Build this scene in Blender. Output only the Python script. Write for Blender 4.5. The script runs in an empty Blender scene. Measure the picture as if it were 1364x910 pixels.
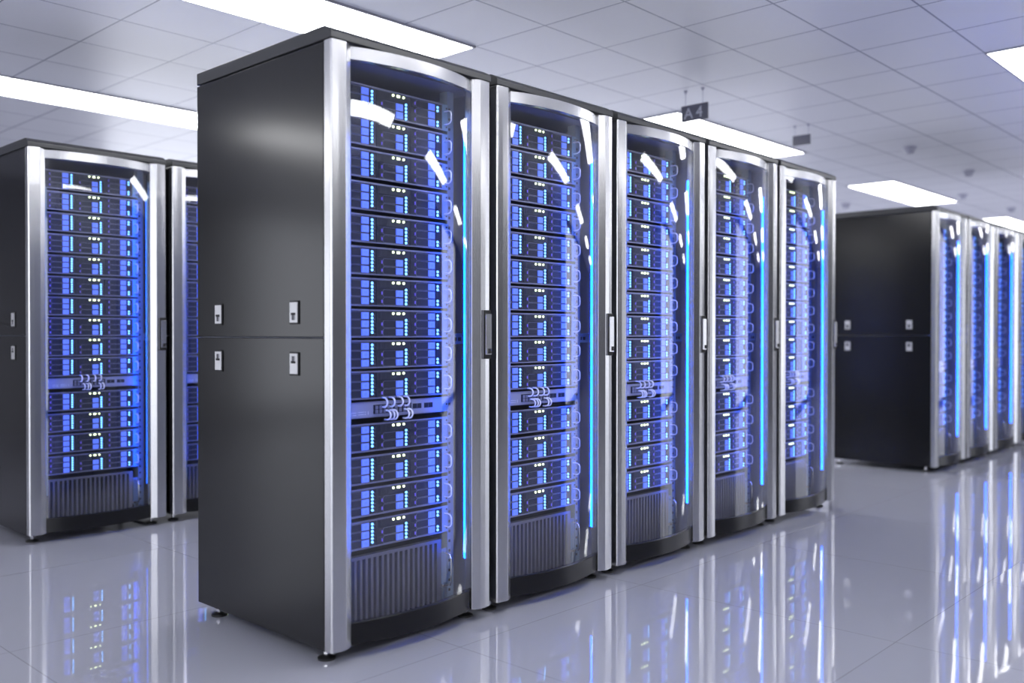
import bpy, math, random
from mathutils import Vector, Matrix
random.seed(7)
S = bpy.context.scene
COL = S.collection
PI = math.pi

# ------------------------------------------------------------------ materials
def new_mat(name):
    m = bpy.data.materials.new(name)
    m.use_nodes = True
    return m, m.node_tree.nodes, m.node_tree.links

def pbr(name, col, rough=.5, metal=0.0, spec=.5, emit=None, es=0.0, coat=0.0, sampled=True):
    m, n, l = new_mat(name)
    b = n['Principled BSDF']
    b.inputs['Base Color'].default_value = (*col, 1)
    b.inputs['Roughness'].default_value = rough
    b.inputs['Metallic'].default_value = metal
    b.inputs['Specular IOR Level'].default_value = spec
    if coat:
        b.inputs['Coat Weight'].default_value = coat
        b.inputs['Coat Roughness'].default_value = .05
    if emit:
        b.inputs['Emission Color'].default_value = (*emit, 1)
        b.inputs['Emission Strength'].default_value = es
        if not sampled:
            m.cycles.emission_sampling = 'NONE'
    return m

M = {}
M['black'] = pbr('black_powder_coat', (.004, .004, .0045), .175, 0, .42)
M['cap'] = pbr('cap_black', (.03, .031, .034), .42, 0, .5)
M['plinth'] = pbr('plinth_black', (.006, .006, .007), .25, 0, .35)
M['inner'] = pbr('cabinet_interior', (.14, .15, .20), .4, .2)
M['rubber'] = pbr('rubber', (.008, .008, .009), .5)
M['gap'] = pbr('void_black', (.004, .004, .005), .6)
M['wire'] = pbr('handle_wire', (.82, .84, .95), .3, .3)
M['chrome'] = pbr('chrome', (.8, .8, .82), .12, 1)
M['catch'] = pbr('catch_metal', (.62, .62, .63), .35, .6)
M['slate'] = pbr('server_slate', (.042, .047, .06), .36, .3)
M['rib'] = pbr('server_rib', (.022, .022, .034), .5, .2)
M['lip'] = pbr('server_lip', (.27, .28, .37), .3, .5)
M['chassis'] = pbr('server_chassis', (.03, .03, .045), .4, .4)
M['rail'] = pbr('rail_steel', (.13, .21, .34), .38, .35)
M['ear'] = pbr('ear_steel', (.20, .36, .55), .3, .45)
M['switch'] = pbr('switch_face', (.33, .35, .45), .35, .3)
M['cable'] = pbr('patch_cable', (.93, .93, .97), .4)
M['mark'] = pbr('mark_white', (.8, .82, .9), .5)
M['fin'] = pbr('fin_grey', (.16, .16, .19), .4, .4)
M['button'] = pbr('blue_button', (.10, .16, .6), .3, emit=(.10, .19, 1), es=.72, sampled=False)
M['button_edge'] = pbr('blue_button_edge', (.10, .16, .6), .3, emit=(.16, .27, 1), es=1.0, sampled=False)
M['led'] = pbr('led_blue_white', (.3, .6, 1), .3, emit=(.13, .42, 1), es=3.6, sampled=False)
M['status'] = pbr('led_yellow_white', (.8, .9, .6), .3, emit=(.85, 1, .50), es=4, sampled=False)
M['pill'] = pbr('pill_violet', (.1, .08, .4), .3, emit=(.16, .10, .75), es=.9, sampled=False)
M['strip'] = pbr('led_strip', (.1, .3, .8), .3, emit=(.001, .085, 1), es=20)
M['diffuser'] = pbr('lamp_diffuser', (.9, .9, .9), .5, emit=(.98, .985, 1.0), es=12.5)
M['light_frame'] = pbr('light_frame', (.45, .45, .5), .4, .3)
M['sign'] = pbr('sign_grey', (.13, .132, .17), .25, 0, .6)
M['letter'] = pbr('sign_letter', (.6, .61, .7), .4)
M['detector'] = pbr('detector_grey', (.5, .5, .6), .5)
M['dark_wall'] = pbr('dark_reflection_wall', (.045, .046, .055), .6)
M['wall'] = pbr('wall_paint', (.25, .25, .28), .6)
M['skirt'] = pbr('skirting', (.25, .25, .28), .5)

def silver():
    m, n, l = new_mat('brushed_aluminium')
    b = n['Principled BSDF']
    b.inputs['Base Color'].default_value = (.60, .60, .61, 1)
    b.inputs['Metallic'].default_value = 1
    b.inputs['Roughness'].default_value = .26
    return m
M['silver'] = silver()

def glass():
    m, n, l = new_mat('door_glass')
    for x in list(n):
        if x.type != 'OUTPUT_MATERIAL': n.remove(x)
    out = [x for x in n if x.type == 'OUTPUT_MATERIAL'][0]
    t = n.new('ShaderNodeBsdfTransparent'); t.inputs[0].default_value = (.955, .96, .97, 1)
    g = n.new('ShaderNodeBsdfGlossy'); g.inputs['Roughness'].default_value = .0
    g.inputs[0].default_value = (1, 1, 1, 1)
    # Schlick reflectance, the same on both faces of the pane
    lw = n.new('ShaderNodeNewGeometry')
    dt = n.new('ShaderNodeVectorMath'); dt.operation = 'DOT_PRODUCT'
    l.new(lw.outputs['Incoming'], dt.inputs[0]); l.new(lw.outputs['Normal'], dt.inputs[1])
    def mt(op, a, b=None):
        x = n.new('ShaderNodeMath'); x.operation = op
        for i_, v_ in enumerate((a, b)):
            if v_ is None: continue
            if isinstance(v_, (int, float)): x.inputs[i_].default_value = v_
            else: l.new(v_, x.inputs[i_])
        return x.outputs[0]
    c = mt('ABSOLUTE', dt.outputs['Value'])
    p5 = mt('POWER', mt('SUBTRACT', 1.0, c), 5.0)
    F = mt('ADD', mt('MULTIPLY', p5, .94), .052)
    mx = n.new('ShaderNodeMixShader')
    l.new(F, mx.inputs[0]); l.new(t.outputs[0], mx.inputs[1]); l.new(g.outputs[0], mx.inputs[2])
    l.new(mx.outputs[0], out.inputs[0])
    return m
M['glass'] = glass()

def grid_mat(name, col, line, off, tile, w, rough, var, spec=.5, bump=0.0, rvar=0.0):
    """square tiles with thin joints, in world metres (object at origin)"""
    m, n, l = new_mat(name)
    b = n['Principled BSDF']
    tc = n.new('ShaderNodeTexCoord')
    sep = n.new('ShaderNodeSeparateXYZ'); l.new(tc.outputs['Object'], sep.inputs[0])
    def math_(op, a, bb=None, c=None):
        x = n.new('ShaderNodeMath'); x.operation = op
        for i, v in enumerate((a, bb, c)):
            if v is None: continue
            if isinstance(v, (int, float)): x.inputs[i].default_value = v
            else: l.new(v, x.inputs[i])
        return x.outputs[0]
    masks, cells = [], []
    for i in (0, 1):
        s = math_('DIVIDE', math_('SUBTRACT', sep.outputs[i], off[i]), tile[i])
        fr = math_('FRACT', s)
        d = math_('ABSOLUTE', math_('SUBTRACT', fr, .5))
        masks.append(math_('GREATER_THAN', d, .5 - w / tile[i] / 2))
        cells.append(math_('FLOOR', s))
    mask = math_('MAXIMUM', masks[0], masks[1])
    cb = n.new('ShaderNodeCombineXYZ'); l.new(cells[0], cb.inputs[0]); l.new(cells[1], cb.inputs[1])
    wn = n.new('ShaderNodeTexWhiteNoise'); l.new(cb.outputs[0], wn.inputs[0])
    mr = n.new('ShaderNodeMapRange'); l.new(wn.outputs[0], mr.inputs[0])
    mr.inputs['To Min'].default_value = 1 - var; mr.inputs['To Max'].default_value = 1 + var
    sc = n.new('ShaderNodeVectorMath'); sc.operation = 'SCALE'
    sc.inputs[0].default_value = col; l.new(mr.outputs[0], sc.inputs['Scale'])
    mx = n.new('ShaderNodeMix'); mx.data_type = 'RGBA'
    l.new(mask, mx.inputs[0]); l.new(sc.outputs[0], mx.inputs[6]); mx.inputs[7].default_value = (*line, 1)
    l.new(mx.outputs[2], b.inputs['Base Color'])
    b.inputs['Roughness'].default_value = rough
    b.inputs['Specular IOR Level'].default_value = spec
    if rvar:
        # every tile is laid a hair out of level
        sb = n.new('ShaderNodeVectorMath'); sb.operation = 'SUBTRACT'
        l.new(wn.outputs[1], sb.inputs[0]); sb.inputs[1].default_value = (.5, .5, .5)
        s2 = n.new('ShaderNodeVectorMath'); s2.operation = 'SCALE'; s2.inputs['Scale'].default_value = rvar
        l.new(sb.outputs[0], s2.inputs[0])
        ml = n.new('ShaderNodeVectorMath'); ml.operation = 'MULTIPLY'
        l.new(s2.outputs[0], ml.inputs[0]); ml.inputs[1].default_value = (1, 1, 0)
        ad = n.new('ShaderNodeVectorMath'); ad.operation = 'ADD'; ad.inputs[1].default_value = (0, 0, 1)
        l.new(ml.outputs[0], ad.inputs[0])
        nm = n.new('ShaderNodeVectorMath'); nm.operation = 'NORMALIZE'
        l.new(ad.outputs[0], nm.inputs[0]); l.new(nm.outputs[0], b.inputs['Normal'])
    return m

TU, TV, CU, CV = .531, .528, 2.50, .225        # ceiling tile and its grid
M['ceiling'] = grid_mat('ceiling_tiles', (.93, .935, .99), (.34, .35, .44), (CU, CV), (TU, TV), .010, .35, .012, .6)
M['floor'] = grid_mat('polished_floor', (.285, .29, .345), (.14, .14, .17), (-.66, -1.285), (1.09, 1.09), .0022, .008, .02, .6, rvar=.004)

# ------------------------------------------------------------------ mesh builder
class MB:
    def __init__(s):
        s.v, s.f, s.m, s.mats, s.sm = [], [], [], [], []
    def mi(s, mat):
        if mat not in s.mats: s.mats.append(mat)
        return s.mats.index(mat)
    def add(s, vs, fs, mat, smooth=False):
        o = len(s.v); s.v += [tuple(p) for p in vs]
        k = s.mi(mat)
        for f in fs:
            s.f.append([i + o for i in f]); s.m.append(k); s.sm.append(smooth)
        return s
    def box(s, x0, x1, y0, y1, z0, z1, mat):
        vs = [(x, y, z) for z in (z0, z1) for y in (y0, y1) for x in (x0, x1)]
        return s.add(vs, [(0, 2, 3, 1), (4, 5, 7, 6), (0, 1, 5, 4), (2, 6, 7, 3), (0, 4, 6, 2), (1, 3, 7, 5)], mat)
    def prism(s, prof, axis, a, b, mat, smooth=False):
        """extrude a closed 2-D profile along axis (0 x, 1 y, 2 z) from a to b"""
        n = len(prof)
        def P(p, t):
            q = list(p); q.insert(axis, t); return q
        vs = [P(p, a) for p in prof] + [P(p, b) for p in prof]
        fs = [(i, (i + 1) % n, n + (i + 1) % n, n + i) for i in range(n)]
        s.add(vs, fs, mat, smooth)
        return s.add(vs, [list(range(n))[::-1], list(range(n, 2 * n))], mat)
    def disc(s, c, r, h, axis, mat, n=10, r2=None):
        r2 = r if r2 is None else r2
        vs = []
        for t, rr in ((0, r), (h, r2)):
            for i in range(n):
                a = 2 * PI * i / n
                q = [rr * math.cos(a), rr * math.sin(a)]; q.insert(axis, t)
                vs.append([q[k] + c[k] for k in range(3)])
        fs = [(i, (i + 1) % n, n + (i + 1) % n, n + i) for i in range(n)]
        return s.add(vs, fs + [list(range(n))[::-1], list(range(n, 2 * n))], mat)
    def tube(s, pts, r, mat, n=6):
        pts = [Vector(p) for p in pts]; rings = []
        up0 = None
        for i, p in enumerate(pts):
            d = (pts[min(i + 1, len(pts) - 1)] - pts[max(i - 1, 0)]).normalized()
            if up0 is None:
                up0 = d.orthogonal().normalized()
            up0 = (up0 - d * up0.dot(d)).normalized()
            sd = d.cross(up0)
            rings.append([p + (up0 * math.cos(2 * PI * k / n) + sd * math.sin(2 * PI * k / n)) * r for k in range(n)])
        vs = [q for rg in rings for q in rg]; fs = []
        for i in range(len(pts) - 1):
            for k in range(n):
                fs.append((i * n + k, i * n + (k + 1) % n, (i + 1) * n + (k + 1) % n, (i + 1) * n + k))
        s.add(vs, fs, mat, True)
        return s.add(vs, [list(range(n))[::-1], [len(vs) - n + k for k in range(n)]], mat)
    def mesh(s, name):
        me = bpy.data.meshes.new(name)
        me.from_pydata(s.v, [], s.f)
        for k in s.mats: me.materials.append(M[k])
        me.polygons.foreach_set('material_index', s.m)
        me.polygons.foreach_set('use_smooth', s.sm)
        # consistent outward normals
        import bmesh
        bm = bmesh.new(); bm.from_mesh(me)
        bmesh.ops.remove_doubles(bm, verts=bm.verts, dist=1e-6)
        bmesh.ops.recalc_face_normals(bm, faces=bm.faces)
        bm.to_mesh(me); bm.free()
        return me

def obj(name, mb, parent=None, bevel=0, seg=2, loc=None):
    o = bpy.data.objects.new(name, mb.mesh(name) if isinstance(mb, MB) else mb)
    COL.objects.link(o)
    if parent: o.parent = parent
    if loc: o.location = loc
    if bevel:
        b = o.modifiers.new('bevel', 'BEVEL'); b.width = bevel; b.segments = seg; b.limit_method = 'ANGLE'; b.angle_limit = math.radians(25)
    return o
def empty(name, loc=(0, 0, 0)):
    o = bpy.data.objects.new(name, None); COL.objects.link(o); o.location = loc
    o.empty_display_size = .1
    return o
def tag(o, label, cat, group=None):
    o['label'] = label; o['category'] = cat
    if group: o['group'] = group
    return o
def struct(name, mb):
    o = obj(name, mb); o['kind'] = 'structure'; return o
KIDS = {}
def kids(o):
    return [c for c in COL.objects if c.parent == o]
def tree(o):
    return (o, [tree(c) for c in kids(o)])
def dup(t, parent=None):
    c = t[0].copy(); COL.objects.link(c)
    if parent: c.parent = parent
    for k in t[1]: dup(k, c)
    return c

# ------------------------------------------------------------------ setting
X0, X1, Y0, Y1, ZC = -11.0, 21.0, -5.6, 8.2, 2.75
struct('floor', MB().box(X0 - .2, X1 + .2, Y0 - .2, Y1 + .2, -.1, 0, 'floor'))
struct('ceiling', MB().box(X0 - .2, X1 + .2, Y0 - .2, Y1 + .2, ZC, ZC + .1, 'ceiling'))
def wall(name, axis, at, th, a, b, openings, mat, z0=.03, z1=2.68):
    """straight wall along axis with openings cut out of it, added to let fill light in"""
    mb = MB()
    def seg(p, q, lo, hi):
        if q - p < 1e-4: return
        if axis == 0: mb.box(p, q, at, at + th, lo, hi, mat)
        else: mb.box(at, at + th, p, q, lo, hi, mat)
    if not openings: seg(a, b, 0, ZC)
    else:
        seg(a, b, 0, z0); seg(a, b, z1, ZC)
        e = a
        for p, q in openings:
            seg(e, p, z0, z1); e = q
        seg(e, b, z0, z1)
    return struct(name, mb)
WN = [0]
def fill_opening(axis, at, th, p, q, z0=.03, z1=2.68):  # frame for an unseen opening, added to admit fill light
    WN[0] += 1
    mb = MB(); n = max(1, round((q - p) / 1.4)); c = at + th / 2
    def seg(a, b, lo, hi):
        if axis == 0: mb.box(a, b, c - .025, c + .025, lo, hi, 'light_frame')
        else: mb.box(c - .025, c + .025, a, b, lo, hi, 'light_frame')
    seg(p, q, z0, z0 + .04); seg(p, q, z1 - .04, z1)
    for k in range(n + 1):
        m = p + .02 + (q - p - .04) * k / n
        seg(m - .02, m + .02, z0 + .04, z1 - .04)
    struct('fill_opening_%d' % WN[0], mb)
OPEN = {'left': [(-5.0, 1.4)], 'right': [], 'front': [(-10.4, -1.6), (8.4, 12.8)], 'back': [(-7.4, -4.8), (2.8, 20.6)]}  # unseen openings, added so world light lifts the ceiling and brightens reflections
wall('wall_left', 1, X0 - .2, .2, Y0, Y1, OPEN['left'], 'wall')
wall('wall_right', 1, X1, .2, Y0, Y1, OPEN['right'], 'wall')
wall('wall_front', 0, Y0 - .2, .2, X0 - .2, X1 + .2, OPEN['front'], 'dark_wall')  # unseen wall, made dark so posts and glass reflect something dark
wall('wall_back', 0, Y1, .2, X0 - .2, X1 + .2, OPEN['back'], 'wall')
for o_ in OPEN['left']: fill_opening(1, X0 - .2, .2, *o_)
for o_ in OPEN['right']: fill_opening(1, X1, .2, *o_)
for o_ in OPEN['front']: fill_opening(0, Y0 - .2, .2, *o_)
for o_ in OPEN['back']: fill_opening(0, Y1, .2, *o_)
struct('baseboard_back', MB().box(X0, X1, Y1 - .015, Y1, 0, .1, 'skirt'))

# ------------------------------------------------------------------ ceiling lights
def make_light(nm='ceiling_light'):
    t = empty(nm)
    L, W = 4 * TU, TV
    fr = MB()
    for a in ((0, L, 0, .012), (0, L, W - .012, W), (0, .012, 0, W), (L - .012, L, 0, W)):
        fr.box(a[0], a[1], a[2], a[3], -.010, 0, 'light_frame')
    for k in (1, 2, 3):
        fr.box(k * TU - .004, k * TU + .004, .012, W - .012, -.009, 0, 'light_frame')
    obj('frame', fr, t)
    for k in range(4):
        x0 = k * TU + (.013 if k == 0 else .005); x1 = (k + 1) * TU - (.013 if k == 3 else .005)
        obj('diffuser', MB().box(x0, x1, .013, W - .013, -.007, -.001, 'diffuser'), t)
    return t
LT = make_light(); LTT = tree(LT)
light_label = {
    (0, 0): 'long white ceiling light directly above the nearest cabinet',
    (1, 0): 'long white ceiling light running behind the hanging A4 sign',
    (2, 0): 'white ceiling light just above the corner of the right-hand cabinets',
    (3, 0): 'small white ceiling light above the distant right-hand cabinets at the frame edge',
    (0, 1): 'long white ceiling light above the far left cabinets',
    (1, -1): 'white ceiling light cut off by the right edge of the photo',
}
first = True
for k in range(-3, 4):
    for j in range(-3, 2):
        u = CU + TU * (3 + 8 * k); v = CV + TV * (2 + 5 * j)
        if u < X0 or u + 4 * TU > X1 or v < Y0: continue
        o = LT if first else dup(LTT)
        first = False
        o.location = (u, v, ZC)
        kk = k + 1
        lb = light_label.get((kk, j))
        if lb is None:
            lr = {-2: 'furthest left', -1: 'left', 0: 'near', 1: 'middle', 2: 'right', 3: 'further right', 4: 'furthest right'}[kk]
            an = {-3: 'fourth line before the cabinets', -2: 'third line before the cabinets', -1: 'front aisle line', 0: 'line over the centre cabinets', 1: 'line over the back aisle'}[j]
            lb = f'{lr} white ceiling light out of frame, {an}'
        tag(o, lb, 'ceiling light', 'recessed ceiling lights in long strips')

# ------------------------------------------------------------------ hanging signs and detectors
def sign(u, v0, v1, z0, z1, rods, text, label):
    t = tag(empty('hanging_sign', (u, (v0 + v1) / 2, z0)), label, 'sign', 'hanging aisle signs')
    vc = (v0 + v1) / 2
    obj('panel', MB().box(-.006, .006, v0 - vc, v1 - vc, 0, z1 - z0, 'sign'), t, .002)
    for r in rods:
        mb = MB().disc((0, r - vc, z1 - z0), .0022, ZC - z1 - .012, 2, 'detector', 6)
        mb.disc((0, r - vc, ZC - z0 - .018), .006, .018, 2, 'detector', 8, .014)
        obj('rod', mb, t)
    if text:
        for ch, off in text:
            cu = bpy.data.curves.new('letter', 'FONT'); cu.body = ch; cu.size = .105; cu.extrude = .0012
            cu.align_x = 'CENTER'
            tmp = bpy.data.objects.new('tmp', cu); COL.objects.link(tmp)
            bpy.context.view_layer.update()
            me = bpy.data.meshes.new_from_object(tmp)
            bpy.data.objects.remove(tmp)
            me.materials.clear(); me.materials.append(M['letter'])
            o = bpy.data.objects.new('letter', me); COL.objects.link(o); o.parent = t
            o.rotation_euler = (PI / 2, 0, -PI / 2)
            o.location = (-.0075, off, .019)
    return t
sign(3.64, .755, .961, 2.538, 2.648, (.93, .795), [('A', .045), ('4', -.040)], 'dark grey hanging sign reading A4 above the centre cabinets')
sign(5.145, .738, .886, 2.590, 2.670, (.868, .754), None, 'small blurred hanging sign further along the ceiling beyond the A4 sign')
def detector(u, v, label):
    mb = MB().disc((0, 0, -.012), .055, .012, 2, 'detector', 20, .06)
    mb.disc((0, 0, -.055), .032, .043, 2, 'detector', 20, .05)
    o = obj('smoke_detector', mb, None, .003, 2, (u, v, ZC))
    tag(o, label, 'smoke detector', 'round fixtures on the far ceiling')
detector(6.62, .50, 'blurred round ceiling fixture left of the others, between two ceiling grid lines')
detector(8.25, .50, 'faint dark round ceiling fixture highest above the right-hand cabinets')
detector(9.9, 1.06, 'round dark ceiling fixture at the right end of the small ceiling light')
detector(9.75, 2.42, 'round dark ceiling fixture beside the last centre cabinet')
detector(11.6, .98, 'faint round ceiling fixture above the furthest ceiling light')

# ------------------------------------------------------------------ rack equipment
W, D = .741, .83
FX0, FX1, EX0, EX1 = .120, .600, .0930, .6312       # server face and ears (cabinet x)
OX = .361                                          # origin of a unit in cabinet x
HS = .100                                          # server height
G = (.130, .287, .4435)
ROWH = .0295
def bx(s, x0, x1, *a): return s.box(x0 - OX, x1 - OX, *a)

def chassis(mb):
    bx(mb, FX0, FX1, .006, .62, .0, HS, 'chassis')
    bx(mb, FX0, FX1, .0, .006, .0, .0045, 'lip')
    bx(mb, FX0, FX1, -.001, .006, HS - .006, HS, 'lip')
    bx(mb, FX0, G[0] - .002, .001, .006, .0045, HS - .006, 'slate')
    bx(mb, .600 - .004, FX1, .001, .006, .0045, HS - .006, 'slate')
    for g in G[1:]:
        bx(mb, g - .0025, g + .0005, .001, .006, .0045, HS - .006, 'slate')
def bay(mb, x=0, z=0):
    # carrier, 120 mm wide: left latch with small light, vented grille, frame
    h = ROWH - .0018
    def b(x0, x1, y0, y1, z0, z1, m): mb.box(x + x0, x + x1, y0, y1, z + z0, z + z1, m)
    b(.0, .119, .003, .006, 0, h, 'slate')
    b(.002, .014, .0022, .003, .003, h - .003, 'rib')
    for k in range(5):
        z0 = .0035 + k * .0046
        b(.030, .080, .0024, .003, z0, z0 + .0022, 'rib')
        b(.001, .016, .0015, .0022, z0 + .0004, z0 + .002, 'slate')
    # bright rim of the grille, rounded at its left
    r = [(.030, .0008), (.026, .0035), (.0245, .009), (.0245, h - .009), (.026, h - .0035), (.030, h - .0008)]
    mb.tube([(x + p[0], .0020, z + p[1]) for p in r], .0007, 'lip', 4)
    b(.030, .119, .0014, .003, 0.0003, .0014, 'lip')
    b(.030, .119, .0014, .003, h - .0014, h - .0003, 'lip')
    b(.0185, .0218, .0012, .003, h / 2 - .0055, h / 2 + .0055, 'pill')
def button(mb, x=0, z=0):
    h = ROWH - .0018
    mb.box(x, x + .031, -.0012, .003, z + .0022, z + h - .0022, 'button')
    mb.box(x + .006, x + .0265, -.0018, -.0010, z + .0058, z + h - .0058, 'button_edge')
    mb.box(x + .0075, x + .025, -.0021, -.0016, z + .0070, z + h - .0070, 'button')
def leds(mb, zs, x=0, z=0):
    # strip plate with round lights and little printed ticks
    mb.box(x - .0075, x + .0195, .003, .006, z, z + max(zs) + .012, 'rib')
    for q in zs:
        mb.disc((x, .0005, z + q), .0048, .0025, 1, 'led', 8)
        mb.box(x + .0075, x + .0125, .0026, .003, z + q - .0045, z + q - .0038, 'cable')
def status(mb, w, x=0, z=0):
    if w: mb.box(x - w / 2, x + w / 2, -.001, .003, z - .004, z + .004, 'status')
    else: mb.disc((x, -.001, z), .0044, .004, 1, 'status', 8)
def panel_top(mb):
    z0, z1 = .005 + 2 * ROWH, HS - .0065
    bx(mb, G[1] + .001, G[1] + .155, .002, .006, z0 + .001, z1, 'slate')
    bx(mb, G[1] + .004, G[1] + .014, .0012, .002, z0 + .004, z1 - .003, 'rib')
    for k in range(5):
        for a in (.020, .042):
            bx(mb, G[1] + a, G[1] + a + .018, .0014, .002, z0 + .004 + k * .0046, z0 + .0062 + k * .0046, 'rib')
def ear(mb, side):
    a, b_ = (EX0, FX0) if side == 0 else (FX1, EX1)
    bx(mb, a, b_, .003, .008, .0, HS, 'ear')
    c = a + .007 if side == 0 else b_ - .007
    for q in (.014, HS - .014):
        mb.disc((c - OX, .0015, q), .0035, .003, 1, 'gap', 8)
def handle(mb, side, x=0):
    c = (.106 if side == 0 else .614) - OX
    pts = [(c, .006, .022), (c, -.020, .022), (c, -.030, .026), (c, -.035, .034), (c, -.035, .060), (c, -.030, .068), (c, -.020, .072), (c, .006, .072)]
    mb.tube(pts, .0026, 'wire', 6)
LZ = [(.0075 + .0125 * i for i in range(6)), (.0075 + .0125 * i for i in range(5)), (.010, .0225, .065, .0775)]
LZ = [[.0135 + .0128 * i for i in range(6)], [.0065 + .0128 * i for i in range(5)], [.0085, .0213, .064, .0768]]
STAT = ((.360, 0), (.3845, .013), (.409, 0))
BZ = [.0050 + r * ROWH for r in range(3)]
bays = [(g, r) for g in range(3) for r in range(3) if not (g == 1 and r == 2)]

def make_server():
    t = empty('rack_server')
    c = MB(); chassis(c); panel_top(c); obj('chassis', c, t)
    mb = MB(); bay(mb); bm_ = mb.mesh('drive_bay')
    mb = MB(); button(mb); bt = mb.mesh('release_button')
    for g, r in bays:
        o = obj('drive_bay', bm_, t, loc=(G[g] + .002 - OX, 0, BZ[r]))
        obj('release_button', bt, o, loc=(.085, 0, 0))
    for g in range(3):
        mb = MB(); leds(mb, LZ[g]); obj('indicator_strip', mb, t, loc=(G[g] + .1345 - OX, 0, .005))
    s0 = None
    for u, w in STAT:
        mb = MB(); status(mb, w); obj('status_light', mb, t, loc=(u - OX, 0, HS - .0135))
    for sd in (0, 1):
        mb = MB(); ear(mb, sd); e = obj('mounting_ear', mb, t)
        mb = MB(); handle(mb, sd); obj('pull_handle', mb, e)
    return t
def far_server():
    mb = MB(); chassis(mb); panel_top(mb)
    for g, r in bays:
        bay(mb, G[g] + .002 - OX, BZ[r]); button(mb, G[g] + .087 - OX, BZ[r])
    for g in range(3): leds(mb, LZ[g], G[g] + .1345 - OX, .005)
    for u, w in STAT: status(mb, w, u - OX, HS - .0135)
    for sd in (0, 1): ear(mb, sd); handle(mb, sd)
    return obj('rack_server', mb)

def make_switch():
    t = empty('network_switch')
    H = .056
    mb = MB()
    bx(mb, FX0, FX1, .004, .42, 0, H, 'chassis')
    bx(mb, FX0, FX1, .0, .004, 0, H, 'switch')
    bx(mb, FX0, FX1, -.0015, .001, H - .004, H, 'lip')
    bx(mb, FX0, FX1, -.0015, .001, 0, .003, 'lip')
    for x in (.165, .172, .182, .189):
        for z in (.012, .020): bx(mb, x - .0015, x + .0015, -.0006, .0, z - .0015, z + .0015, 'mark')
    for x in (.205, .211, .217, .223, .232):
        for z in (.013, .021): bx(mb, x - .002, x + .002, -.0006, .0, z - .001, z + .001, 'mark')
    bx(mb, .2445, .246, -.0006, 0, .011, .023, 'mark')
    obj('chassis', mb, t)
    for x0, x1 in ((.268, .345), (.357, .440)):
        mb = MB(); bx(mb, x0, x1, -.006, .002, .012, .044, 'gap')
        for k in range(4):
            xx = x0 + .004 + k * (x1 - x0 - .004) / 4
            bx(mb, xx, xx + .012, -.0085, -.005, .0285, .041, 'lip'); bx(mb, xx, xx + .012, -.0085, -.005, .014, .0265, 'lip')
        obj('socket_block', mb, t)
    for x in (.462, .484, .518, .540):
        mb = MB(); bx(mb, x - .0085, x + .0085, -.001, .003, .022, .037, 'gap')
        bx(mb, x - .0105, x + .0105, -.0005, .002, .020, .039, 'chassis')
        obj('port', mb, t)
    def loop(x, top):
        zc = .052 if top else .006
        pts = []
        for k in range(9):
            a = -PI / 2 + PI * k / 8
            pts.append((x - OX, -.016 - .019 * math.cos(a), zc + .0165 * math.sin(a)))
        pts = [(x - OX, -.006 if top else .0, pts[0][2])] + pts + [(x - OX, -.004 if not top else -.002, pts[-1][2])]
        mb = MB(); mb.tube(pts, .0034, 'cable', 6); return mb
    for x in (.304, .338, .376, .407): obj('patch_cable', loop(x, True), t)
    for x in (.319, .337, .351, .405, .422): obj('patch_cable', loop(x, False), t)
    for sd in (0, 1):
        a, b_ = (EX0, FX0) if sd == 0 else (FX1, EX1)
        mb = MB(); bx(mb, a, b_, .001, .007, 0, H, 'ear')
        mb.disc(((a + b_) / 2 + (.007 if sd else -.007) - OX, -.001, H / 2), .0035, .004, 1, 'gap', 8)
        obj('mounting_ear', mb, t)
    return t
def make_vent():
    t = empty('ventilation_panel')
    H = .236
    mb = MB(); bx(mb, FX0, .598, .022, .5, 0, H, 'gap')
    bx(mb, FX0, .598, -.002, .022, H - .012, H, 'fin')
    bx(mb, .576, .598, -.001, .022, 0, H - .012, 'fin'); bx(mb, FX0, FX0 + .010, -.001, .022, 0, H - .012, 'fin')
    obj('housing', mb, t)
    mb = MB()
    for k in range(18):
        x = .139 + k * .0243
        bx(mb, x, x + .0105, -.001, .022, 0.0, H - .012, 'fin')
    obj('grille', mb, t)
    mb = MB()
    c = .6185 - OX
    mb.tube([(c - .004, .008, H - .055), (c - .004, -.012, H - .055), (c - .002, -.030, H - .060), (c, -.034, H - .075), (c, -.034, H - .165), (c, -.030, H - .175), (c, .008, H - .175)], .0036, 'chrome', 8)
    mb.box(c - .016, c + .0115, .004, .012, H - .19, H - .04, 'rail')
    obj('pull_handle', mb, t)
    mb = MB(); bx(mb, .600, .612, -.010, .01, .052, .062, 'chrome'); bx(mb, .612, .6305, -.004, .002, .050, .055, 'chrome')
    bx(mb, .604, .608, -.008, -.002, .0, .052, 'rail')
    obj('cable_clip', mb, t)
    return t

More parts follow.
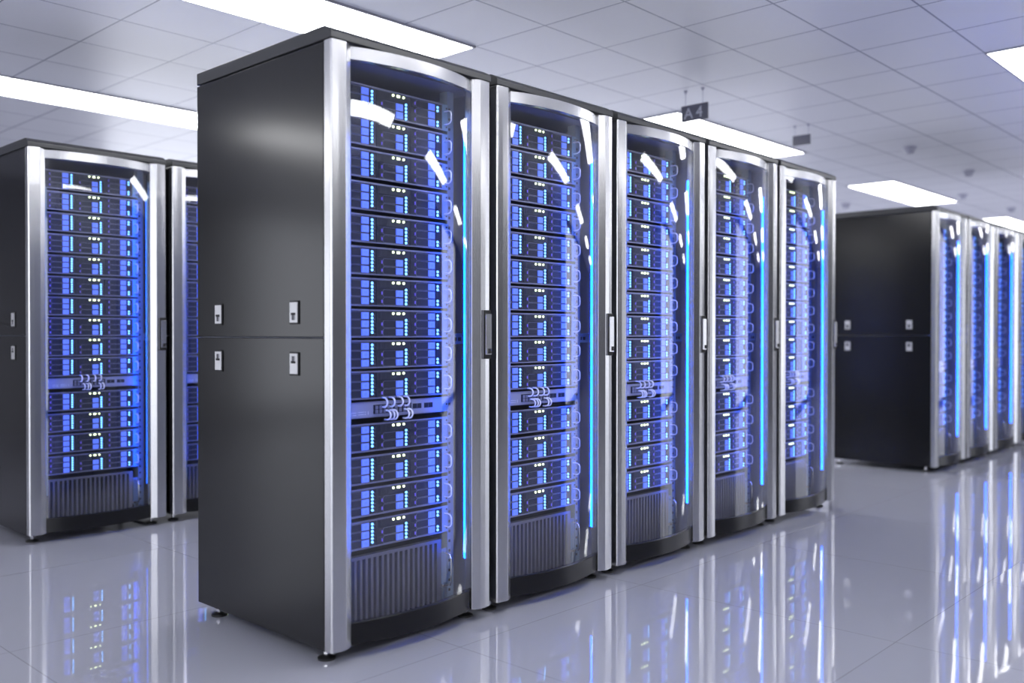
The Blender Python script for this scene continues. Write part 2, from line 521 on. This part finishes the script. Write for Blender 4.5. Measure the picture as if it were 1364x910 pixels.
# ------------------------------------------------------------------ cabinet
ZB, ZT = .047, 2.052
def arc(n=24, sag=.042, x0=.089, x1=.652, y=-.020, off=0):
    c = (x0 + x1) / 2; h = (x1 - x0) / 2
    R = (h * h + sag * sag) / (2 * sag)
    th = math.asin(h / R)
    out = []
    for i in range(n + 1):
        a = -th + 2 * th * i / n
        out.append((c + (R + off) * math.sin(a), y + (R - sag) - (R + off) * math.cos(a)))
    return out
def make_cabinet():
    t = empty('server_cabinet')
    # carcass
    mb = MB()
    mb.box(.012, .020, .02, D - .004, ZB + .01, ZT, 'inner')
    mb.box(W - .012, W - .002, .0, D - .004, ZB, ZT, 'inner')
    mb.box(.012, W - .002, D - .012, D - .002, ZB, ZT, 'inner')
    mb.box(.006, W - .006, .0, D - .004, ZB, ZB + .012, 'plinth')
    mb.box(.012, W - .012, .02, D - .012, ZT - .03, ZT - .004, 'inner')
    mb.box(.010, W - .002, .0, .01, ZB, ZB + .03, 'plinth')
    obj('carcass', mb, t)
    # left side panels with their spring catches
    def catch(up):
        m = MB()
        m.box(-.004, .002, -.0265, .0265, -.040, .040, 'gap')
        m.box(-.0062, -.003, -.0225, .0225, -.0345, .0345, 'catch')
        s = -1 if up else 1
        z0, z1 = sorted((s * .002, s * .026))
        m.box(-.0068, -.005, -.010, .012, z0, z1, 'skirt')
        m.box(-.0074, -.006, -.012, .014, min(s * .001, s * .009), max(s * .001, s * .009), 'gap')
        m.box(-.0076, -.006, -.001, .004, z0, z1, 'gap')
        return m
    for nm, z0, z1, zc, up in (('side_panel', 1.081, ZT - .003, 1.1645, True), ('side_panel', ZB - .001, 1.077, .990, False)):
        p = obj(nm, MB().box(0, .012, .001, D, z0, z1, 'black'), t, .002)
        for y in (.166, .665):
            obj('panel_catch', catch(up), p, loc=(0, y, zc))
    # cap
    prof = [(-.041, ZT + .003), (-.041, ZT + .025), (-.034, ZT + .032), (-.006, 2.099), (.0, 2.1), (D, 2.1), (D, ZT + .003)]
    cp = obj('top_cap', MB().prism(prof, 0, -.001, W + .001, 'cap'), t, .0025)
    # posts
    Lp = [(.001, .0), (.001, -.034), (.006, -.0385), (.030, -.0415), (.058, -.043), (.089, -.027), (.089, .010), (.080, .012), (.080, .0)]
    Rp = [(W - a, b_) for a, b_ in Lp]
    obj('post', MB().prism(Lp, 2, ZB - .001, ZT + .001, 'silver'), t, .0022, 3)
    rp = obj('post', MB().prism(Rp[::-1], 2, ZB - .001, ZT + .001, 'silver'), t, .0012, 2)
    # door: curved rails and pane
    d = empty('glass_door'); d.parent = t
    def curved(z0, z1, m, thick=.018, sag=.042):
        o_, i_ = arc(sag=sag), arc(sag=sag, off=-thick)
        return MB().prism(o_ + i_[::-1], 2, z0, z1, m)
    obj('top_rail', curved(2.006, ZT - .001, 'silver', .02, .047), d, .0015)
    obj('bottom_rail', curved(ZB, .124, 'plinth', .022, .047), d, .003)
    o_, i_ = arc(32, .042), arc(32, .042, off=-.005)
    n = len(o_)
    g = MB(); vs = [(p[0], p[1], .120) for p in o_ + i_[::-1]] + [(p[0], p[1], 2.010) for p in o_ + i_[::-1]]
    k = 2 * n
    g.add(vs, [(i, (i + 1) % k, k + (i + 1) % k, k + i) for i in range(k) if i != n - 1 and i != k - 1], 'glass', True)
    gl = obj('glass_pane', g, d)
    # handle on the right post
    hb = MB()
    x0, x1 = .690, .7385
    zc = 1.089
    hb.box(x0, x1, -.0440, -.030, zc - .093, zc + .093, 'gap')
    hb.box(x0 + .003, x0 + .006, -.0455, -.043, zc - .092, zc + .092, 'skirt')
    h = obj('door_handle', hb, d, .001)
    hb2 = MB().box(.703, .734, -.0530, -.0435, zc - .077, zc + .078, 'silver')
    hb2.box(.714, .7325, -.0538, -.052, zc - .072, zc - .053, 'gap')
    obj('handle_lever', hb2, d, .0012)
    # mounting rails with square holes
    for x0, x1, hx in ((.062, .092, .077), (.632, .664, .642)):
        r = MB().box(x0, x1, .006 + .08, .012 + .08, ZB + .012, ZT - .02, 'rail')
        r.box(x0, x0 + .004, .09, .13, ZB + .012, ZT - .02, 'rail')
        z = .10
        while z < 1.98:
            r.box(hx - .0045, hx + .0045, .0848, .0868, z, z + .010, 'gap'); z += .0377
        obj('mounting_rail', r, t)
    # light strips inside both posts
    for sx, x in ((1, .0925), (-1, .6508)):
        pf = [(x, -.007), (x + sx * .0125, -.007), (x + sx * .0055, .010), (x, .008)]
        st = MB(); vs = [(p[0], p[1], z) for z in (.24, 1.86) for p in pf]
        st.add(vs, [(1, 2, 6, 5), (2, 3, 7, 6)], 'strip')
        st.add(vs, [(0, 1, 5, 4), (3, 0, 4, 7), (3, 2, 1, 0), (4, 5, 6, 7)], 'rail')
        obj('light_strip', st, t)
    # bracket half way up between rail and post
    b_ = MB().box(.664, .728, .088, .094, 1.052, 1.092, 'rail')
    b_.box(.664, .728, .070, .094, 1.090, 1.094, 'rail')
    b_.box(.690, .706, .087, .0885, 1.064, 1.078, 'gap'); b_.box(.672, .682, .087, .0885, 1.064, 1.078, 'gap')
    obj('cross_bracket', b_, t)
    # levelling feet
    for x, y in ((.045, .05), (W - .05, .05), (.045, .75), (W - .05, .75)):
        f = MB().disc((x, y, 0), .030, .007, 2, 'rubber', 20)
        f.disc((x, y, .007), .030, .007, 2, 'rubber', 20, .012)
        f.disc((x, y, .012), .0065, ZB - .008, 2, 'chrome', 10)
        f.disc((x, y, .018), .011, .007, 2, 'chrome', 6)
        obj('levelling_foot', f, t)
    return t

# ------------------------------------------------------------------ place the rows
ZLED = [1.954, 1.841, 1.728, 1.614, 1.500, 1.387, 1.276, 1.165, 1.056, .947, .761, .647, .533, .419]
CABS = []
P = .7777
cn = ['nearest', 'second', 'third', 'fourth', 'last']
for i in range(5):
    CABS.append(((i * P, 0), f'{cn[i]} centre-row cabinet', [
        'nearest black server cabinet, at the front left end of the centre row',
        'second black server cabinet of the centre row, beside the nearest one',
        'third black server cabinet, in the middle of the centre row of five',
        'fourth black server cabinet of the centre row, next to the last one',
        'last black server cabinet at the far right end of the centre row'][i], 'cabinets of the centre row', True))
for i in range(2):
    CABS.append(((-.023 + i * P, 2.567), ['front far-left cabinet', 'half-hidden far-left cabinet'][i], [
        'black server cabinet at the left edge, standing behind the centre row',
        'black server cabinet mostly hidden behind the side of the nearest cabinet'][i], 'cabinets of the row on the left', True))
for i in range(4):
    CABS.append(((5.72 + i * P, .01), f'{["first", "second", "third", "outermost"][i]} right-hand cabinet', [
        'blurred black server cabinet at right showing its whole dark side panel',
        'blurred server cabinet second from the dark side panel in the right-hand row',
        'blurred server cabinet third from the dark side panel in the right-hand row',
        'blurred server cabinet cut off by the right edge of the photo'][i], 'cabinets of the row on the right', False))
ORD = ['top', 'second', 'third', 'fourth', 'fifth', 'sixth', 'seventh', 'eighth', 'ninth', 'tenth']
SO = ['first', 'second', 'third', 'bottom']
cab0 = make_cabinet(); CT = tree(cab0)
sv0 = make_server(); ST = tree(sv0)
fs0 = far_server(); FT = (fs0, [])
sw0 = make_switch(); WT = tree(sw0)
vp0 = make_vent(); VT = tree(vp0)
used = set()
def take(t, loc):
    o = t[0] if id(t[0]) not in used else dup(t)
    used.add(id(t[0])); o.location = loc
    return o
for (x, y), short, label, grp, near in CABS:
    c = take(CT, (x, y, 0)); tag(c, label, 'server cabinet', grp)
    for k, z in enumerate(ZLED):
        s = take(ST if near else FT, (x + OX, y + .08, z - .0865))
        if k < 10:
            lb = f'{ORD[k]} blue-lit server ' + ('' if k == 0 else 'from the top ') + f'in the {short}'
        else:
            lb = f'{SO[k-10]} blue-lit server below the network switch in the {short}'
        tag(s, lb, 'server', 'blue-lit servers in the ' + short)
    s = take(WT, (x + OX, y + .08, .795))
    tag(s, f'pale network switch with looped patch cables in the {short}', 'network switch', 'network switches in the cabinets')
    s = take(VT, (x + OX, y + .085, .072))
    tag(s, f'ribbed dark grille panel at the bottom of the {short}', 'ventilation panel', 'grille panels at the cabinet bottoms')

# ------------------------------------------------------------------ camera and render settings
cam = bpy.data.cameras.new('camera'); co = bpy.data.objects.new('camera', cam); COL.objects.link(co)
yaw, pitch, roll = .7507, .0089, .0005
fw = Vector((math.cos(yaw) * math.cos(pitch), math.sin(yaw) * math.cos(pitch), -math.sin(pitch)))
r = Vector((math.sin(yaw), -math.cos(yaw), 0)); up = r.cross(fw)
r2 = r * math.cos(roll) + up * math.sin(roll); u2 = -r * math.sin(roll) + up * math.cos(roll)
mw = Matrix((r2, u2, -fw)).transposed().to_4x4()
mw.translation = Vector((-1.7888, -2.5122, 1.0939))
co.matrix_world = mw
cam.sensor_width = 36; cam.lens = 36 * 1228.0 / 1364
cam.clip_start = .05; cam.clip_end = 100
cam.dof.use_dof = True; cam.dof.focus_distance = 3.8; cam.dof.aperture_fstop = 1.3
S.camera = co

w = bpy.data.worlds.new('world'); S.world = w; w.use_nodes = True
w.node_tree.nodes['Background'].inputs[0].default_value = (.88, .91, 1.0, 1)
w.node_tree.nodes['Background'].inputs[1].default_value = 2.7

S.view_settings.view_transform = 'Standard'; S.view_settings.look = 'None'
S.view_settings.exposure = 0.13; S.view_settings.gamma = 1.0; S.view_settings.use_curve_mapping = False
cy = S.cycles
cy.max_bounces = 10; cy.diffuse_bounces = 4; cy.glossy_bounces = 5; cy.transparent_max_bounces = 16
cy.transmission_bounces = 6; cy.sample_clamp_indirect = 6; cy.sample_clamp_direct = 0
cy.use_denoising = True
cy.caustics_reflective = True
